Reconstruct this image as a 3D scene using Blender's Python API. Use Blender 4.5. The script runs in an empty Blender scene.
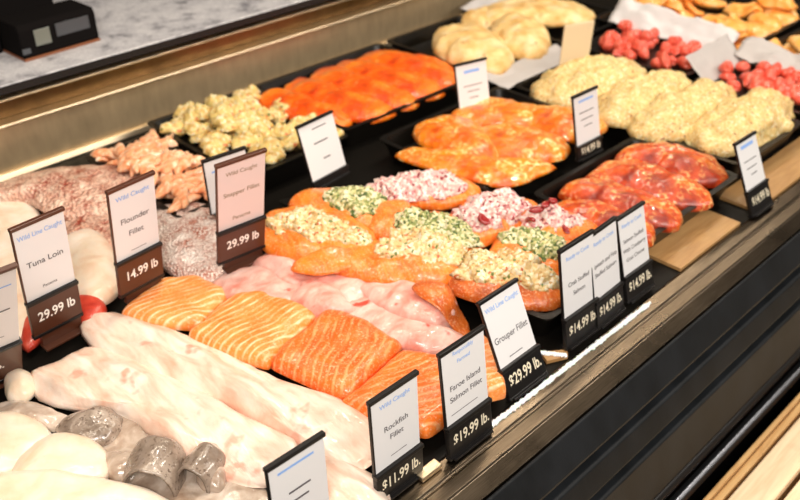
import bpy, bmesh, math, random
import numpy as np
from mathutils import Vector, Matrix, noise

random.seed(7)
scn = bpy.context.scene
COL = scn.collection
R = math.radians

# ------------------------------------------------------------------ camera calibration
F = 877.0; PITCH = R(33.25); CH = 0.8
def ray(u, v):
    r = (u-400)/F; up = -(v-250)/F
    fh = math.cos(PITCH)+up*math.sin(PITCH); z = -math.sin(PITCH)+up*math.cos(PITCH)
    s = 2**-.5
    return Vector((fh*s+r*s, fh*s-r*s, z))
CAM = Vector((0, 0, CH))
def pt(u, v, z=0.0):
    d = ray(u, v); t = (z-CH)/d.z
    return CAM+d*t
def on_y(u, v, y):
    d = ray(u, v); return CAM+d*(y/d.y)

cam_d = bpy.data.cameras.new('camera'); cam = bpy.data.objects.new('camera', cam_d); COL.objects.link(cam)
cam.location = CAM
fw = Vector((math.cos(PITCH)*2**-.5, math.cos(PITCH)*2**-.5, -math.sin(PITCH)))
cam.rotation_euler = fw.to_track_quat('-Z', 'Y').to_euler()
cam_d.sensor_width = 36; cam_d.lens = F/800*36; cam_d.clip_start = .02
cam_d.dof.use_dof = True; cam_d.dof.focus_distance = 1.03; cam_d.dof.aperture_fstop = 5.0
scn.camera = cam

# ------------------------------------------------------------------ object helpers
def tag(o, label=None, cat=None, group=None, kind=None):
    if label: o['label'] = label
    if cat: o['category'] = cat
    if group: o['group'] = group
    if kind: o['kind'] = kind
    return o
def empty(name, loc=(0, 0, 0), **k):
    o = bpy.data.objects.new(name, None); COL.objects.link(o); o.location = loc
    o.empty_display_size = .02
    return tag(o, **k)
def obj(name, me, mat=None, parent=None, loc=None, smooth=False):
    if isinstance(me, bmesh.types.BMesh):
        m = bpy.data.meshes.new(name); me.to_mesh(m); me.free(); me = m
    if mat is not None: me.materials.append(mat)
    if smooth:
        me.polygons.foreach_set('use_smooth', [True]*len(me.polygons))
    o = bpy.data.objects.new(name, me); COL.objects.link(o)
    if parent: o.parent = parent
    if loc is not None: o.location = loc
    return o
def box(bm, x0, x1, y0, y1, z0, z1, bev=0, segs=2):
    r = bmesh.ops.create_cube(bm, size=1)
    for v in r['verts']:
        v.co = Vector((x0+(v.co.x+.5)*(x1-x0), y0+(v.co.y+.5)*(y1-y0), z0+(v.co.z+.5)*(z1-z0)))
    if bev:
        es = list({e for v in r['verts'] for e in v.link_edges})
        bmesh.ops.bevel(bm, geom=es, offset=bev, segments=segs, affect='EDGES', profile=.5)
    return bm
def boxes(*L, bev=0):
    bm = bmesh.new()
    for l in L: box(bm, *l, bev=bev)
    return bm
def extrude_profile(yz, x0, x1):
    """closed profile polygon in (y,z) swept along x"""
    bm = bmesh.new()
    a = [bm.verts.new((x0, y, z)) for y, z in yz]; b = [bm.verts.new((x1, y, z)) for y, z in yz]
    n = len(yz)
    for i in range(n):
        bm.faces.new((a[i], a[(i+1) % n], b[(i+1) % n], b[i]))
    bm.faces.new(a[::-1]); bm.faces.new(b)
    bmesh.ops.recalc_face_normals(bm, faces=bm.faces)
    return bm

# ------------------------------------------------------------------ materials
class NT:
    def __init__(s, name):
        s.m = bpy.data.materials.new(name); s.m.use_nodes = True
        s.t = s.m.node_tree; s.b = s.t.nodes['Principled BSDF']
        s.tc = None
    def n(s, typ, **k):
        x = s.t.nodes.new(typ)
        for a, v in k.items():
            if a in x.inputs.keys() if isinstance(a, str) else False: x.inputs[a].default_value = v
            else: setattr(x, a, v)
        return x
    def l(s, a, b): s.t.links.new(a, b)
    def coord(s, scale=(1, 1, 1), rot=(0, 0, 0)):
        if s.tc is None: s.tc = s.n('ShaderNodeTexCoord')
        mp = s.n('ShaderNodeMapping'); mp.inputs['Scale'].default_value = scale; mp.inputs['Rotation'].default_value = rot
        s.l(s.tc.outputs['Object'], mp.inputs['Vector']); return mp.outputs[0]
    def noise(s, scale, detail=3, vec=None, rough=.55, dist=0):
        x = s.n('ShaderNodeTexNoise'); x.inputs['Scale'].default_value = scale; x.inputs['Detail'].default_value = detail
        x.inputs['Roughness'].default_value = rough; x.inputs['Distortion'].default_value = dist
        s.l(vec or s.coord(), x.inputs['Vector']); return x.outputs['Fac']
    def ramp(s, fac, stops, interp='LINEAR'):
        x = s.n('ShaderNodeValToRGB'); x.color_ramp.interpolation = interp
        e = x.color_ramp.elements
        while len(e) < len(stops): e.new(.5)
        for i, (p, c) in enumerate(stops):
            e[i].position = p; e[i].color = (*c, 1) if len(c) == 3 else c
        s.l(fac, x.inputs['Fac']); return x.outputs['Color']
    def mix(s, fac, a, b, mode='MIX'):
        x = s.n('ShaderNodeMix', data_type='RGBA', blend_type=mode)
        for sock, v in ((x.inputs[0], fac), (x.inputs[6], a), (x.inputs[7], b)):
            if hasattr(v, 'links'): s.l(v, sock)
            elif isinstance(v, (int, float)): sock.default_value = v
            else: sock.default_value = (*v, 1)
        return x.outputs[2]
    def bump(s, h, strength=.5, dist=.002):
        x = s.n('ShaderNodeBump'); x.inputs['Strength'].default_value = strength; x.inputs['Distance'].default_value = dist
        s.l(h, x.inputs['Height']); s.l(x.outputs[0], s.b.inputs['Normal']); return x
    def set(s, **k):
        for a, v in k.items():
            sock = s.b.inputs[a.replace('_', ' ')]
            if hasattr(v, 'links'): s.l(v, sock)
            elif isinstance(v, tuple) and len(v) == 3 and sock.type == 'RGBA': sock.default_value = (*v, 1)
            else: sock.default_value = v
        return s.m

def plain(name, col, rough=.5, metal=0, **k):
    t = NT(name); return t.set(Base_Color=col, Roughness=rough, Metallic=metal, **k)

def flesh(name, c1, c2, c3, nscale=35, rough=.32, sss=.25, coat=.35, bump=.35, bscale=120, grain=None, stretch=(1, 1, 1), rot=(0, 0, 0), spots=None, spot_scale=60, spot_cut=.68):
    t = NT(name)
    v = t.coord(stretch, rot)
    f = t.noise(nscale, 4, v, dist=.4)
    c = t.ramp(f, [(.3, c1), (.5, c2), (.72, c3)])
    if spots:
        sp = t.noise(spot_scale, 3)
        m = t.ramp(sp, [(spot_cut-.04, (0, 0, 0)), (spot_cut+.03, (1, 1, 1))])
        c = t.mix(m, c, spots)
    t.bump(t.noise(bscale, 4, v), bump, .003)
    return t.set(Base_Color=c, Roughness=rough, Subsurface_Weight=sss, Subsurface_Radius=(1, .45, .25), Subsurface_Scale=.006, Coat_Weight=coat, Coat_Roughness=.12)

def salmon_mat(name, rot, deep=(.95, .22, .03), mid=(1, .33, .07), pale=(1, .62, .34), scale=34, amt=.75):
    t = NT(name)
    v = t.coord((1, 1, .4), (0, 0, R(rot)))
    w = t.n('ShaderNodeTexWave', wave_type='BANDS', bands_direction='X', wave_profile='SIN')
    w.inputs['Scale'].default_value = scale; w.inputs['Distortion'].default_value = 7; w.inputs['Detail'].default_value = 2.5
    w.inputs['Detail Scale'].default_value = .55; w.inputs['Detail Roughness'].default_value = .4
    t.l(v, w.inputs['Vector'])
    st = t.ramp(w.outputs['Fac'], [(.60, (0, 0, 0)), (1.0, (amt, amt, amt))])
    br = t.ramp(t.noise(38, 2), [(.36, (.15, .15, .15)), (.6, (1, 1, 1))])
    st = t.mix(1.0, st, br, 'MULTIPLY')
    base = t.ramp(t.noise(28, 4), [(.35, deep), (.65, mid)])
    c = t.mix(st, base, pale)
    grain = t.ramp(t.noise(300, 3), [(.54, (0, 0, 0)), (.70, (.5, .5, .5))])
    c = t.mix(grain, c, (1, .66, .40))
    h = t.mix(.5, st, t.ramp(t.noise(200, 4), [(.3, (0, 0, 0)), (.7, (1, 1, 1))]))
    t.bump(h, .55, .002)
    return t.set(Base_Color=c, Roughness=.33, Subsurface_Weight=.18, Subsurface_Radius=(1, .4, .2), Subsurface_Scale=.004, Coat_Weight=.35, Coat_Roughness=.15)

def crumb_mat(name, picks, scale=170, rough=.5):
    """crumbly topping: every crumb cell takes one of the picked colours"""
    t = NT(name)
    warp = t.n('ShaderNodeVectorMath', operation='MULTIPLY_ADD')
    nz = t.n('ShaderNodeTexNoise'); nz.inputs['Scale'].default_value = 90
    t.l(t.coord(), nz.inputs['Vector']); t.l(nz.outputs['Color'], warp.inputs[0]); warp.inputs[1].default_value = (.006,)*3
    t.l(t.coord(), warp.inputs[2])
    vo = t.n('ShaderNodeTexVoronoi'); vo.inputs['Scale'].default_value = scale; t.l(warp.outputs[0], vo.inputs['Vector'])
    sep = t.n('ShaderNodeSeparateColor'); t.l(vo.outputs['Color'], sep.inputs[0])
    c = t.ramp(sep.outputs[0], picks, 'CONSTANT')
    soft = t.ramp(t.noise(60, 3), [(.35, (.82, .8, .74)), (.65, (1, 1, 1))])
    c = t.mix(1.0, c, soft, 'MULTIPLY')
    inv = t.n('ShaderNodeMath', operation='SUBTRACT'); inv.inputs[0].default_value = 1; t.l(vo.outputs['Distance'], inv.inputs[1])
    t.bump(inv.outputs[0], .6, .003)
    return t.set(Base_Color=c, Roughness=rough, Subsurface_Weight=.1, Subsurface_Scale=.003, Coat_Weight=.2, Coat_Roughness=.25)

def glaze_mat(name, c1, c2, c3, seeds=None, cut=.66):
    t = NT(name)
    f = t.noise(22, 4, dist=.6)
    c = t.ramp(f, [(.32, c1), (.5, c2), (.7, c3)])
    if seeds:
        sp = t.noise(130, 3); patch = t.noise(18, 2)
        a = t.ramp(sp, [(cut-.08, (0, 0, 0)), (cut, (1, 1, 1))]); b = t.ramp(patch, [(.42, (0, 0, 0)), (.58, (1, 1, 1))])
        c = t.mix(t.mix(1.0, a, b, 'MULTIPLY'), c, seeds)
    t.bump(t.noise(80, 5), .8, .007)
    return t.set(Base_Color=c, Roughness=.28, Subsurface_Weight=.06, Subsurface_Radius=(1, .3, .1), Subsurface_Scale=.004, Coat_Weight=.55, Coat_Roughness=.07)

def skin_mat(name, net, cell, hi, scale=170, cut=.1):
    t = NT(name)
    vo = t.n('ShaderNodeTexVoronoi', feature='F1'); vo.inputs['Scale'].default_value = scale; t.l(t.coord(), vo.inputs['Vector'])
    d = t.ramp(vo.outputs['Distance'], [(.25, (0, 0, 0)), (.62, (1, 1, 1))])
    big = t.ramp(t.noise(30, 3), [(.35, net), (.65, hi)])
    sep = t.n('ShaderNodeSeparateColor'); t.l(vo.outputs['Color'], sep.inputs[0])
    cc = t.ramp(sep.outputs[0], [(0, cell), (.6, hi), (1, cell)])
    c = t.mix(d, cc, big)
    c = t.mix(t.ramp(t.noise(110, 2), [(.54, (0, 0, 0)), (.70, (.6, .6, .6))]), c, net)
    inv = t.n('ShaderNodeMath', operation='SUBTRACT'); inv.inputs[0].default_value = 1; t.l(vo.outputs['Distance'], inv.inputs[1])
    t.bump(inv.outputs[0], 1.0, .005)
    return t.set(Base_Color=c, Roughness=.3, Coat_Weight=.5, Coat_Roughness=.15)

def steel_mat(name, col, rough=.28, metal=1, stretch=(3, 60, 60), var=.25, bscale=8):
    t = NT(name)
    n = t.noise(bscale, 4, t.coord(stretch))
    c = t.ramp(n, [(.3, tuple(x*(1-var) for x in col)), (.7, col)])
    rr = t.n('ShaderNodeMapRange'); rr.inputs['To Min'].default_value = rough*.7; rr.inputs['To Max'].default_value = rough*1.4
    t.l(t.noise(14, 4), rr.inputs['Value'])
    return t.set(Base_Color=c, Metallic=metal, Roughness=rr.outputs[0])

M = {}
M['steel_front'] = steel_mat('brushed_steel_front', (.20, .155, .11), .28, stretch=(4, 120, 120), var=.45)
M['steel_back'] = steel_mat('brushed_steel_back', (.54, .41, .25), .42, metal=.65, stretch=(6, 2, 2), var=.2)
M['steel_lip'] = steel_mat('steel_lip', (.9, .74, .52), .35)
def galv():
    t = NT('galvanised_top')
    c = t.ramp(t.noise(300, 3), [(.3, (.50, .49, .52)), (.7, (.84, .83, .86))])
    d = t.ramp(t.noise(22, 6, rough=.7), [(.34, (.30, .30, .33)), (.46, (.8, .8, .82)), (.6, (1, 1, 1))])
    c = t.mix(1.0, c, d, 'MULTIPLY')
    t.bump(t.noise(300, 2), .2, .001)
    return t.set(Base_Color=c, Metallic=.15, Roughness=.4)
M['galv'] = galv()
M['black_plastic'] = plain('black_plastic', (.008, .007, .007), .35, Specular_IOR_Level=.35)
M['scale_black'] = plain('matte_black', (.006, .005, .005), .9, Specular_IOR_Level=.05)
M['upper_steel'] = steel_mat('steel_dark_reflections', (.20, .125, .06), .35, stretch=(3, 2, 2), var=.4)  # dark reflections on the upper steel are put into its base colour
M['tray_black'] = plain('tray_black', (.005, .004, .003), .3, Specular_IOR_Level=.3)
M['deck_black'] = plain('deck_black', (.005, .004, .003), .5, Specular_IOR_Level=.15)
def bumper():
    t = NT('black_rubber_bumper')
    c = t.ramp(t.noise(9, 4, t.coord((2, 1, 1))), [(.3, (.005, .006, .007)), (.7, (.012, .014, .017))])
    t.bump(t.noise(350, 2), .15, .001)
    return t.set(Base_Color=c, Roughness=.5, Specular_IOR_Level=.2)
M['bumper'] = bumper()
M['rubber_and_shade'] = plain('dark_rubber_and_shade', (.006, .004, .004), .6)  # dark rubber, also used to paint the shade under the worktop
M['brown_trim'] = plain('dark_brown_trim', (.03, .014, .008), .35)
M['kick_reflection'] = plain('kick_plate_reflection', (.30, .31, .34), .33, 1)  # grey metal imitating the soft reflection on the black kick plate
def wood(name, c1, c2, rough=.6):
    t = NT(name)
    v = t.coord((1.2, 14, 14))
    c = t.ramp(t.noise(6, 5, v, dist=1.2), [(.3, c1), (.7, c2)])
    kn = t.ramp(t.noise(5, 2, t.coord((1, 3, 3))), [(.66, (0, 0, 0)), (.76, (1, 1, 1))])
    c = t.mix(kn, c, tuple(x*.55 for x in c1))
    t.bump(t.noise(30, 4, v), .25, .001)
    return t.set(Base_Color=c, Roughness=rough)
M['pale_wood'] = wood('pale_pine', (.78, .56, .34), (.92, .74, .50))
M['tan_wood'] = wood('tan_pine', (.55, .30, .11), (.72, .46, .20))
M['board'] = wood('butcher_board', (.33, .17, .06), (.46, .27, .11), .4)
M['paper'] = plain('deli_paper', (.62, .60, .61), .5)
M['parchment'] = plain('grey_parchment', (.46, .43, .42), .55)
M['card'] = plain('white_card', (.74, .73, .74), .45)
M['card_pink'] = plain('pinkish_card', (.70, .60, .59), .45)
M['card_beige'] = plain('beige_card', (.75, .62, .42), .55)
M['strip_warm_reflection'] = plain('price_strip_warm_reflection', (.075, .024, .012), .3)  # black strip with its warm reflection painted in as brown
M['ink'] = plain('grey_ink', (.10, .09, .10), .6)
M['blue_ink'] = plain('pale_blue_ink', (.24, .42, .82), .6)
M['brown_ink'] = plain('brown_ink', (.28, .20, .12), .6)
M['white_ink'] = plain('white_lettering', (.9, .88, .84), .5)
M['cream_ink'] = plain('cream_lettering', (.80, .72, .55), .5)
M['screen'] = plain('grey_screen', (.16, .17, .15), .15)
M['label_grey'] = plain('dark_label', (.06, .065, .075), .3)
M['orange_edge'] = plain('orange_brown_edge', (.22, .07, .025), .45)
M['streak_white'] = plain('streak_white_matte', (.95, .95, .95), .6, Subsurface_Weight=.3, Subsurface_Scale=.01)

M['white_fish'] = flesh('white_fish', (.74, .42, .30), (.83, .62, .50), (.88, .77, .68), 17, stretch=(3.2, 1, 1), rot=(0, 0, R(-10)), bump=.5, bscale=48, spots=(.76, .40, .30), spot_cut=.68, spot_scale=22, sss=.08)
M['scallop'] = flesh('ivory_flesh', (.78, .57, .38), (.84, .70, .55), (.86, .78, .69), 18, bump=.25, sss=.15)
M['halibut'] = flesh('halibut', (.76, .50, .34), (.84, .68, .54), (.87, .77, .68), 20, bump=.35, sss=.12)
M['grouper'] = flesh('grouper', (.72, .24, .18), (.80, .42, .35), (.86, .60, .53), 24, bump=.6, spots=(.62, .07, .04), spot_scale=28, spot_cut=.66, stretch=(1, 1.6, 1), sss=.1)
M['tuna'] = flesh('tuna_red', (.38, .02, .012), (.55, .05, .025), (.66, .13, .08), 30, bump=.3, sss=.1)
M['tuna_pink'] = flesh('tuna_pink', (.80, .13, .09), (.86, .26, .2), (.90, .44, .36), 40, bump=.2)
M['silver_fish'] = flesh('silver_skin', (.14, .10, .075), (.30, .23, .18), (.68, .58, .50), 18, rough=.22, sss=.0, coat=.8, bump=.45, spots=(.15, .105, .08), spot_scale=200, spot_cut=.60)
M['silver_pale'] = flesh('silver_pale', (.30, .20, .14), (.50, .39, .31), (.72, .62, .54), 30, rough=.2, sss=.05, coat=.7, bump=.3)
M['snapper'] = skin_mat('red_snapper_skin', (.34, .045, .018), (.80, .40, .27), (.90, .66, .52), 170)
M['snapper_pale'] = skin_mat('pale_snapper_skin', (.40, .13, .08), (.82, .64, .57), (.90, .80, .75), 230)
M['salmon_a'] = salmon_mat('salmon_pale', 105, (.90, .24, .04), (.96, .34, .08), (1, .68, .42), scale=30, amt=.85)
M['salmon_b'] = salmon_mat('salmon_mid', 92, (.90, .20, .02), (.96, .30, .06), (1, .66, .38), scale=28, amt=.85)
M['salmon_c'] = salmon_mat('salmon_deep', 60, (.86, .11, .008), (.95, .18, .02), (1, .42, .17), scale=26, amt=.7)
M['salmon_d'] = salmon_mat('salmon_bright', 110, (.88, .14, .01), (.96, .23, .03), (1, .50, .22), scale=28, amt=.65)
M['wrap'] = salmon_mat('salmon_wrap', 20, (.80, .14, .008), (.93, .25, .02), (1, .42, .10), 30, .35)
M['wrap_brown'] = salmon_mat('salmon_wrap_dark', 20, (.45, .07, .006), (.78, .18, .02), (.9, .32, .08), 26, .25)
CR = (.90, .78, .50); CR2 = (.93, .86, .66)
M['crab_top'] = crumb_mat('crab_crumble', [(0, (.76, .54, .25)), (.35, (.83, .68, .41)), (.58, (.62, .36, .12)), (.72, (.88, .79, .60)), (.90, (.17, .22, .05)), (.925, (.58, .14, .04)), (.955, (.76, .55, .25))], 230)
M['herb_top'] = crumb_mat('herb_crumble', [(0, (.72, .68, .38)), (.22, (.26, .30, .08)), (.42, (.82, .78, .55)), (.60, (.08, .13, .025)), (.76, (.58, .54, .24)), (.90, (.32, .36, .13))], 230)
M['berry_top'] = crumb_mat('berry_crumble', [(0, (.78, .44, .42)), (.32, (.88, .69, .66)), (.58, (.58, .22, .23)), (.74, (.92, .80, .77)), (.90, (.30, .04, .05)), (.95, (.78, .44, .42))], 210)
M['berry_dark'] = plain('dark_cranberry', (.30, .015, .015), .25, Coat_Weight=.5)
M['cake'] = crumb_mat('crab_cake', [(0, (.80, .57, .23)), (.4, (.84, .66, .33)), (.7, (.70, .45, .15)), (.90, (.87, .75, .48)), (.985, (.34, .13, .04))], 260)
M['salad'] = crumb_mat('seafood_salad', [(0, (.76, .56, .20)), (.4, (.82, .67, .35)), (.7, (.74, .46, .14)), (.86, (.88, .78, .52)), (.93, (.20, .22, .04)), (.96, (.68, .2, .07))], 150)
M['baked'] = flesh('baked_dough', (.66, .35, .09), (.80, .55, .23), (.86, .70, .42), 24, rough=.5, coat=.1, bump=.8, bscale=60, spots=(.42, .16, .04), spot_scale=40, spot_cut=.68, sss=.06)
M['red_glaze'] = glaze_mat('dark_red_glaze', (.24, .014, .002), (.56, .055, .004), (.82, .18, .012), (.88, .48, .18), .60)
M['orange_glaze'] = glaze_mat('orange_glaze', (.62, .08, .002), (.86, .20, .004), (.97, .33, .012), (1, .66, .26), .58)
M['orange_red'] = glaze_mat('orange_red_marinade', (.66, .045, .002), (.90, .13, .004), (.98, .25, .012), (.98, .45, .12), .68)
M['strip'] = flesh('pale_orange_strips', (.74, .20, .06), (.86, .42, .22), (.92, .74, .56), 45, coat=.5, bump=.4, stretch=(1, 3, 1), sss=.08)
M['red_chunk'] = flesh('red_chunk', (.60, .04, .02), (.76, .12, .07), (.86, .34, .26), 40, bump=.4, sss=.05)
M['orange_far'] = flesh('orange_fish_far', (.90, .28, .03), (.95, .45, .10), (.96, .64, .30), 22, bump=.4, sss=.05)

# ------------------------------------------------------------------ height map so that food drapes on what lies below it
GX0, GX1, GY0, GY1, GS = -.2, 4.2, .25, 1.75, .005
NX, NY = int((GX1-GX0)/GS), int((GY1-GY0)/GS)
HM = np.zeros((NX, NY))
gxs = GX0+(np.arange(NX)+.5)*GS; gys = GY0+(np.arange(NY)+.5)*GS
def hm_fill(x0, x1, y0, y1, z):
    a = (gxs >= x0) & (gxs <= x1); b = (gys >= y0) & (gys <= y1)
    HM[np.ix_(a, b)] = np.maximum(HM[np.ix_(a, b)], z)
def sample(G, i0, j0, x, y):
    fx = np.clip((x-GX0)/GS-.5-i0, 0, G.shape[0]-1.001); fy = np.clip((y-GY0)/GS-.5-j0, 0, G.shape[1]-1.001)
    i = fx.astype(int); j = fy.astype(int); a = fx-i; b = fy-j
    return G[i, j]*(1-a)*(1-b)+G[i+1, j]*a*(1-b)+G[i, j+1]*(1-a)*b+G[i+1, j+1]*a*b
def blur(G, mask, n):
    A = G*mask; W = mask.astype(float)
    for _ in range(n):
        for ax in (0, 1):
            A = (np.roll(A, 1, ax)+A+np.roll(A, -1, ax))/3; W = (np.roll(W, 1, ax)+W+np.roll(W, -1, ax))/3
    return np.where(W > 1e-9, A/np.maximum(W, 1e-9), G)

def smooth_closed(P, n, sharp=False):
    """resample closed outline to n points; organic = catmull-rom, sharp = polyline with slight rounding"""
    P = [Vector(p[:2]) for p in P]; k = len(P); out = []
    m = 24
    for i in range(k):
        p0, p1, p2, p3 = P[i-1], P[i], P[(i+1) % k], P[(i+2) % k]
        for s in range(m):
            t = s/m
            if sharp: out.append(p1.lerp(p2, t))
            else: out.append(.5*((2*p1)+(-p0+p2)*t+(2*p0-5*p1+4*p2-p3)*t*t+(-p0+3*p1-3*p2+p3)*t**3))
    if sharp:
        for _ in range(22 if sharp is True else sharp):
            out = [(out[i-1]+out[i]*2+out[(i+1) % len(out)])/4 for i in range(len(out))]
    c = sum(out, Vector((0, 0)))/len(out)
    A = np.array([[p.x-c.x, p.y-c.y] for p in out])
    th = np.arctan2(A[:, 1], A[:, 0]); r = np.hypot(A[:, 0], A[:, 1])
    # radial function of the angle
    tg = np.arange(n)/n*2*np.pi-np.pi
    o = np.argsort(th); th = th[o]; r = r[o]
    th3 = np.concatenate([th-2*np.pi, th, th+2*np.pi]); r3 = np.concatenate([r, r, r])
    return (c.x, c.y), tg, np.interp(tg, th3, r3)

def lump(name, P, thick, mat, parent=None, pw=2.2, q=2.0, rim=.35, amp=.0015, nscale=25, stiff=14, seg=84, rings=22,
         sharp=False, crumb=0, cscale=150, ridge=None, gap=.0006, seed=None, update=True, edge=.03, lift=0.0, origin=None, base_z=None, cap=.004, zmax=None):
    """a rounded solid over a ground outline P (world xy), draped over what is already there"""
    seed = seed if seed is not None else random.random()*100
    (cx, cy), tg, rr = smooth_closed(P, seg, sharp)
    rr = rr*(1+np.array([edge*noise.noise(Vector((math.cos(a)*3+seed, math.sin(a)*3, seed))) for a in tg]))
    # grid window
    R_ = rr.max()+.02
    i0 = max(0, int((cx-R_-GX0)/GS)); i1 = min(NX, int((cx+R_-GX0)/GS)+1); j0 = max(0, int((cy-R_-GY0)/GS)); j1 = min(NY, int((cy+R_-GY0)/GS)+1)
    W = HM[i0:i1, j0:j1]
    X, Y = np.meshgrid(gxs[i0:i1], gys[j0:j1], indexing='ij')
    ang = np.arctan2(Y-cy, X-cx); B = np.interp(ang, np.append(tg, np.pi), np.append(rr, rr[0])); rho = np.hypot(X-cx, Y-cy)/B
    mask = rho < 1.02
    if base_z is not None: BS = np.full(W.shape, base_z)
    else:
        S = blur(W, mask, stiff)
        mx = W.copy()
        S2 = blur(np.maximum(S, W), mask, 3)
        BS = np.minimum(np.maximum(S2, W), S+cap)
        BS = np.where(mask, BS, blur(BS, mask, 3))
    BS = BS+lift
    if zmax is not None: BS = np.minimum(BS, zmax)
    def hts(x, y, r):
        b = sample(BS, i0, j0, x, y)+gap
        prof = np.power(np.clip(1-np.power(np.clip(r, 0, 1), pw), 0, 1), 1/q)
        return b, b+thick*(rim+(1-rim)*prof), b+thick*rim*np.power(r, 5)
    rs = np.linspace(0, 1, rings+1)**.72
    verts = []; faces = []
    def nz(x, y, z, w):
        a = amp*(noise.noise(Vector((x*nscale+seed, y*nscale, z*nscale)))+.5*noise.noise(Vector((x*nscale*2.3, y*nscale*2.3+seed, z*nscale*2))))*1.6
        if ridge:
            ca, sa = math.cos(ridge[0]), math.sin(ridge[0]); s = (-x*sa+y*ca); l = x*ca+y*sa
            a += ridge[1]*noise.noise(Vector((l*ridge[2]*.18+seed, s*ridge[2], seed)))
        if crumb:
            d = noise.voronoi(Vector((x*cscale, y*cscale, z*cscale+seed)))[0][0]
            a += crumb*(.55-d)*1.5
            d = noise.voronoi(Vector((x*cscale*.45+9, y*cscale*.45, z*cscale*.45+seed)))[0][0]
            a += crumb*(.5-d)*1.4
        return a*w
    ct, st = np.cos(tg), np.sin(tg)
    # top centre + rings, then bottom rings + centre
    def put(x, y, z): verts.append((x, y, z))
    b, t, lo = hts(np.array([cx]), np.array([cy]), np.array([0.]))
    put(cx, cy, t[0]+nz(cx, cy, t[0], 1))
    for k in range(1, rings+1):
        r = rs[k]; x = cx+ct*rr*r; y = cy+st*rr*r
        b, t, lo = hts(x, y, np.full(seg, r))
        for i in range(seg):
            w = 1.0
            n_ = nz(x[i], y[i], t[i], w)
            hor = n_*r**3*1.2
            zz = t[i]+n_*(1-.6*r**6)
            zz = max(zz, b[i]+.0008)
            put(x[i]+ct[i]*hor, y[i]+st[i]*hor, zz)
    nb = 6
    for k in range(nb):
        r = 1-(k+1)/(nb+.5); r = max(r, .12) if k == nb-1 else r
        if k == 0: r = .97
        x = cx+ct*rr*r; y = cy+st*rr*r
        b, t, lo = hts(x, y, np.full(seg, r))
        for i in range(seg): put(x[i], y[i], lo[i])
    b, t, lo = hts(np.array([cx]), np.array([cy]), np.array([0.])); put(cx, cy, b[0])
    for i in range(seg): faces.append((0, 1+i, 1+(i+1) % seg))
    tot = rings+nb
    for k in range(tot-1):
        a0 = 1+k*seg; b0 = a0+seg
        for i in range(seg):
            j = (i+1) % seg
            faces.append((a0+i, b0+i, b0+j, a0+j))
    last = 1+(tot-1)*seg; L = len(verts)-1
    for i in range(seg): faces.append((last+i, L, last+(i+1) % seg))
    if origin is None:
        org = Vector((cx, cy, float(b[0])))
        loc = org
        if parent is not None: org = Vector(parent.location); loc = Vector((0, 0, 0))
    verts = [(v[0]-org.x, v[1]-org.y, v[2]-org.z) for v in verts]
    me = bpy.data.meshes.new(name); me.from_pydata(verts, [], faces); me.update()
    o = obj(name, me, mat, parent, loc, smooth=True)
    if update:
        prof = np.power(np.clip(1-np.power(np.clip(rho, 0, 1), pw), 0, 1), 1/q)
        T = BS+gap+thick*(rim+(1-rim)*prof)+amp+crumb*.5
        HM[i0:i1, j0:j1] = np.where(rho < 1.0, np.maximum(W, T), W)
    return o

def base_under(P):
    (cx, cy), tg, rr = smooth_closed(P, 48)
    i0, i1 = int((cx-.03-GX0)/GS), int((cx+.03-GX0)/GS)+1; j0, j1 = int((cy-.03-GY0)/GS), int((cy+.03-GY0)/GS)+1
    return (cx, cy), float(HM[i0:i1, j0:j1].mean())
def world_outline(px, thick, zlo=None, k=.62):
    """outline seen in the picture -> ground outline: the far side is seen at the crest, the near side at the foot"""
    z = zlo if zlo is not None else .03
    for _ in range(2):
        vs = [v for u, v in px]; a, b = min(vs), max(vs)
        P = [pt(u, v, z+thick*(.25+(k-.25)*(b-v)/max(b-a, 1))) for u, v in px]
        if zlo is None: _, z = base_under(P)
    return P
def food(name, px, thick, mat, label=None, cat=None, group=None, parent=None, zlo=.002, kk=.62, **k):
    P = world_outline(px, thick, zlo, kk)
    o = lump(name, P, thick, M[mat], parent, base_z=zlo, **k)
    if label: tag(o, label, cat, group)
    return o
def ell(x, y, a, b, yaw, n=14, wob=.12):
    s = random.random()*50; out = []
    for i in range(n):
        t = i/n*2*math.pi; w = 1+wob*noise.noise(Vector((math.cos(t)*1.5+s, math.sin(t)*1.5, s)))*2
        px, py = a*math.cos(t)*w, b*math.sin(t)*w
        out.append((x+px*math.cos(yaw)-py*math.sin(yaw), y+px*math.sin(yaw)+py*math.cos(yaw)))
    return out

# ------------------------------------------------------------------ the display case
X0, X1 = -.5, 4.2
case = empty('display_case', (1.2, .5, -.4), label='long open refrigerated seafood case with steel rails and black bumper front', cat='display case')
def cpart(name, bm, mat, bev=0, **k):
    bmesh.ops.translate(bm, verts=bm.verts, vec=(-1.2, -.5, .4))
    o = obj(name, bm, M[mat], case)
    if bev:
        m = o.modifiers.new('bevel', 'BEVEL'); m.width = bev; m.segments = 3; m.limit_method = 'ANGLE'
    return tag(o, **k)
cpart('deck', boxes((X0, X1, .498, 1.568, -.03, -.0005)), 'deck_black')
cpart('front_rail', extrude_profile([(.4975, -.03), (.4975, .002), (.494, .004), (.474, .003), (.472, .0005), (.469, .0005), (.467, .003), (.449, .0035), (.447, .001), (.425, -.005), (.4235, -.012), (.4235, -.03)], X0, X1), 'steel_front', .0008)
cpart('bumper', extrude_profile([(.4225, -.006), (.418, -.0045), (.396, -.046), (.396, -.052), (.41, -.056), (.4225, -.056)], X0, X1), 'bumper', .002)
cpart('bumper', extrude_profile([(.4225, -.072), (.396, -.072), (.392, -.075), (.379, -.107), (.380, -.111), (.4225, -.113)], X0, X1), 'bumper', .0015)
cpart('bumper', extrude_profile([(.4225, -.133), (.380, -.133), (.376, -.136), (.360, -.222), (.364, -.228), (.4225, -.23)], X0, X1), 'bumper', .0015)
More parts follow.
